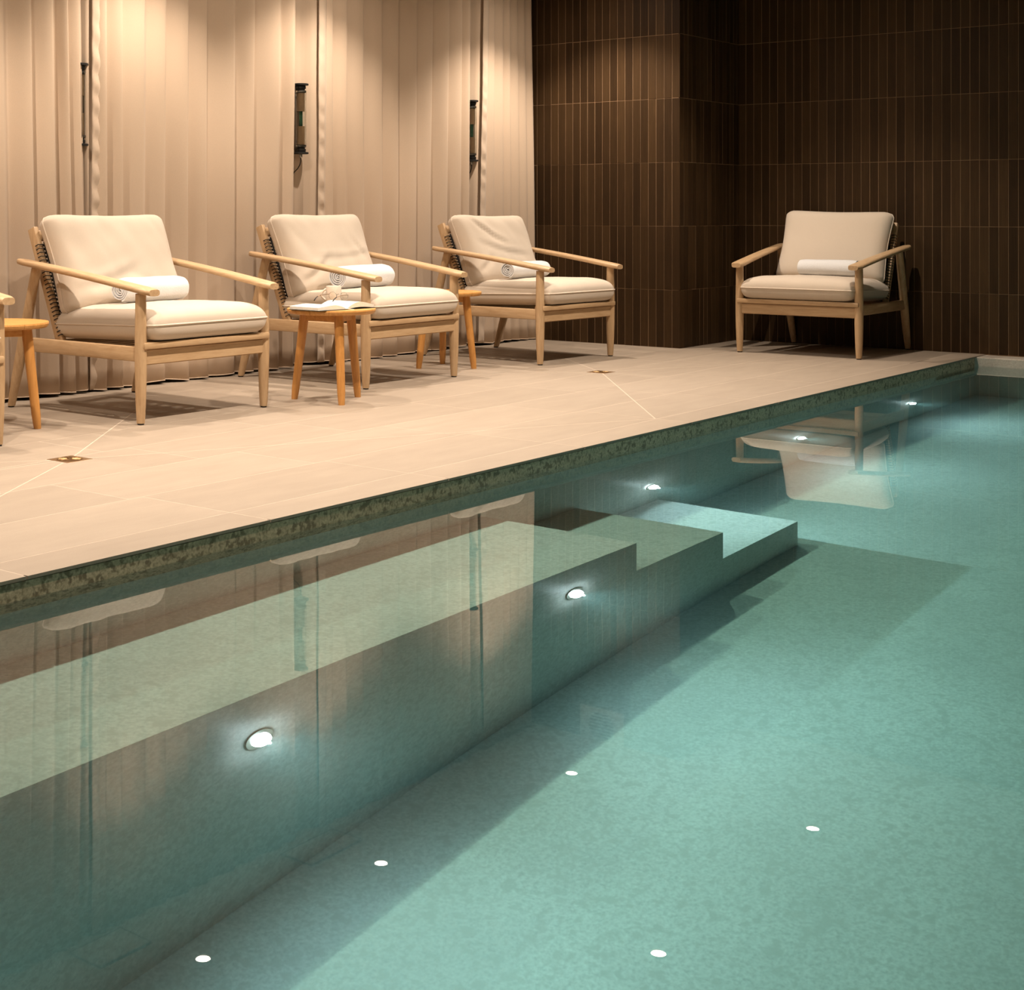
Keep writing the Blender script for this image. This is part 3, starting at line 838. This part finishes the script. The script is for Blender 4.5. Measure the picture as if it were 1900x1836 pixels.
# ------------------------------------------------------------------ book, cup, glasses
def at(x, y, z):
    X = (x - CX)/F_PX; Zr = -(y - HOR)/F_PX; c, s = math.cos(YAW), math.sin(YAW)
    d = Vector((c + X*s, s - X*c, Zr)); k = (z - CAM_H)/d.z; return Vector((k*d.x, k*d.y, z))
ZTAB = .392
A_, B_ = at(590, 578, ZTAB), at(695, 571, ZTAB)
ax = (B_ - A_).normalized(); ay = Vector((-ax.y, ax.x, 0)); W_ = (B_ - A_).length
bang = math.atan2(ax.y, ax.x)
t = thing('open_book', 'open book lying face up on the teak side table', 'book', (*((A_ + B_)/2 + ay*.085)[:2], ZTAB), bang)
HB = .088
bm = bmesh.new()
for s in (-1, 1):
    box(bm, (min(0, s*W_/2), -HB, .0005), (max(0, s*W_/2), HB, .003), 0)
obj('cover', bm, 'cover', t)
for s in (-1, 1):
    bm = bmesh.new(); NS = 14; lo = []; hi = []
    for i in range(NS+1):
        f = i/NS; x = s*(.001 + (W_/2 - .004)*f)
        h = .003 + .0205*(math.sin(PI*min(1, f*1.9)/2)**.7)*(1 - .55*max(0, f - .35)**1.2*1.2) * (1.0 if s < 0 else .95)
        lift = 0 if s < 0 else .009*math.sin(PI*f)**1.2
        for y, A2 in ((-HB + .004, lo), (HB - .004, hi)): A2.append((bm.verts.new((x, y, .003 + lift*.6)), bm.verts.new((x, y, h + lift))))
    for i in range(NS):
        bm.faces.new((lo[i][1], lo[i+1][1], hi[i+1][1], hi[i][1])); bm.faces.new((lo[i][0], hi[i][0], hi[i+1][0], lo[i+1][0]))
        bm.faces.new((lo[i][0], lo[i+1][0], lo[i+1][1], lo[i][1])); bm.faces.new((hi[i][0], hi[i][1], hi[i+1][1], hi[i+1][0]))
    bm.faces.new((lo[-1][0], hi[-1][0], hi[-1][1], lo[-1][1])); bm.faces.new((lo[0][0], lo[0][1], hi[0][1], hi[0][0]))
    bmesh.ops.recalc_face_normals(bm, faces=bm.faces); obj('page_block', bm, 'paper', t)
bm = bmesh.new(); tube(bm, [(0, HB*.6, .006), (.001, 0, .005), (.002, -HB, .004), (.012, -HB - .012, .002), (.02, -HB - .02, .0015)], .0013, 5); obj('ribbon', bm, 'paper', t)
# cup behind the book
p = at(619, 564.5, ZTAB)
t = thing('cup', 'small cream ceramic cup with handle behind the open book', 'cup', (p.x, p.y, ZTAB), YAW - PI/2)
bm = bmesh.new(); prof = [(.022, 0), (.031, .002), (.034, .010), (.0345, .08), (.0335, .082), (.032, .080), (.0315, .010), (.0, .008)]
lathe(bm, prof, 28, False); lathe(bm, [(.0001, 0), (.022, 0)], 28, False); bmesh.ops.remove_doubles(bm, verts=bm.verts, dist=.0002); obj('body', bm, 'ceramic', t, True, 50)
bm = bmesh.new(); tube(bm, [(-.032 - .026*math.sin(PI*k/10)*.9, -.004, .070 - .052*k/10) for k in range(11)], .0048, 8); obj('handle', bm, 'ceramic', t, True)
# spectacles on the page
p = at(628, 557, ZTAB + .027)
t = thing('spectacles', 'thin-framed reading glasses with dark temple tips resting on the open book', 'glasses', (p.x, p.y, ZTAB + .0265), bang + .15)
bm = bmesh.new()
for s in (-1, 1):
    tube(bm, [(.0, s*.030 + .021*math.cos(2*PI*k/18), .019 + .017*math.sin(2*PI*k/18)) for k in range(18)], .0008, 5, True)
tube(bm, [(0, -.010, .024), (.002, 0, .028), (0, .010, .024)], .0012, 5); obj('rims', bm, 'metal', t, True)
for s in (-1, 1):
    bm = bmesh.new(); lathe(bm, [(.020, -.0006), (.020, .0006)], 18, True, Matrix.Translation((0, s*.030, .019)) @ Matrix.Rotation(PI/2, 4, 'Y'), 0.82, 1); obj('lens', bm, 'glass', t)
    bm = bmesh.new(); tube(bm, [(0, s*.052, .026), (-.06, s*.052, .024), (-.095, s*.050, .018)], .0012, 5); te = obj('temple', bm, 'bronze', t, True)
    bm = bmesh.new(); tube(bm, [(-.085, s*.0505, .020), (-.100, s*.050, .013), (-.112, s*.049, .003)], .0024, 6); obj('temple_tip', bm, 'black', te, True)
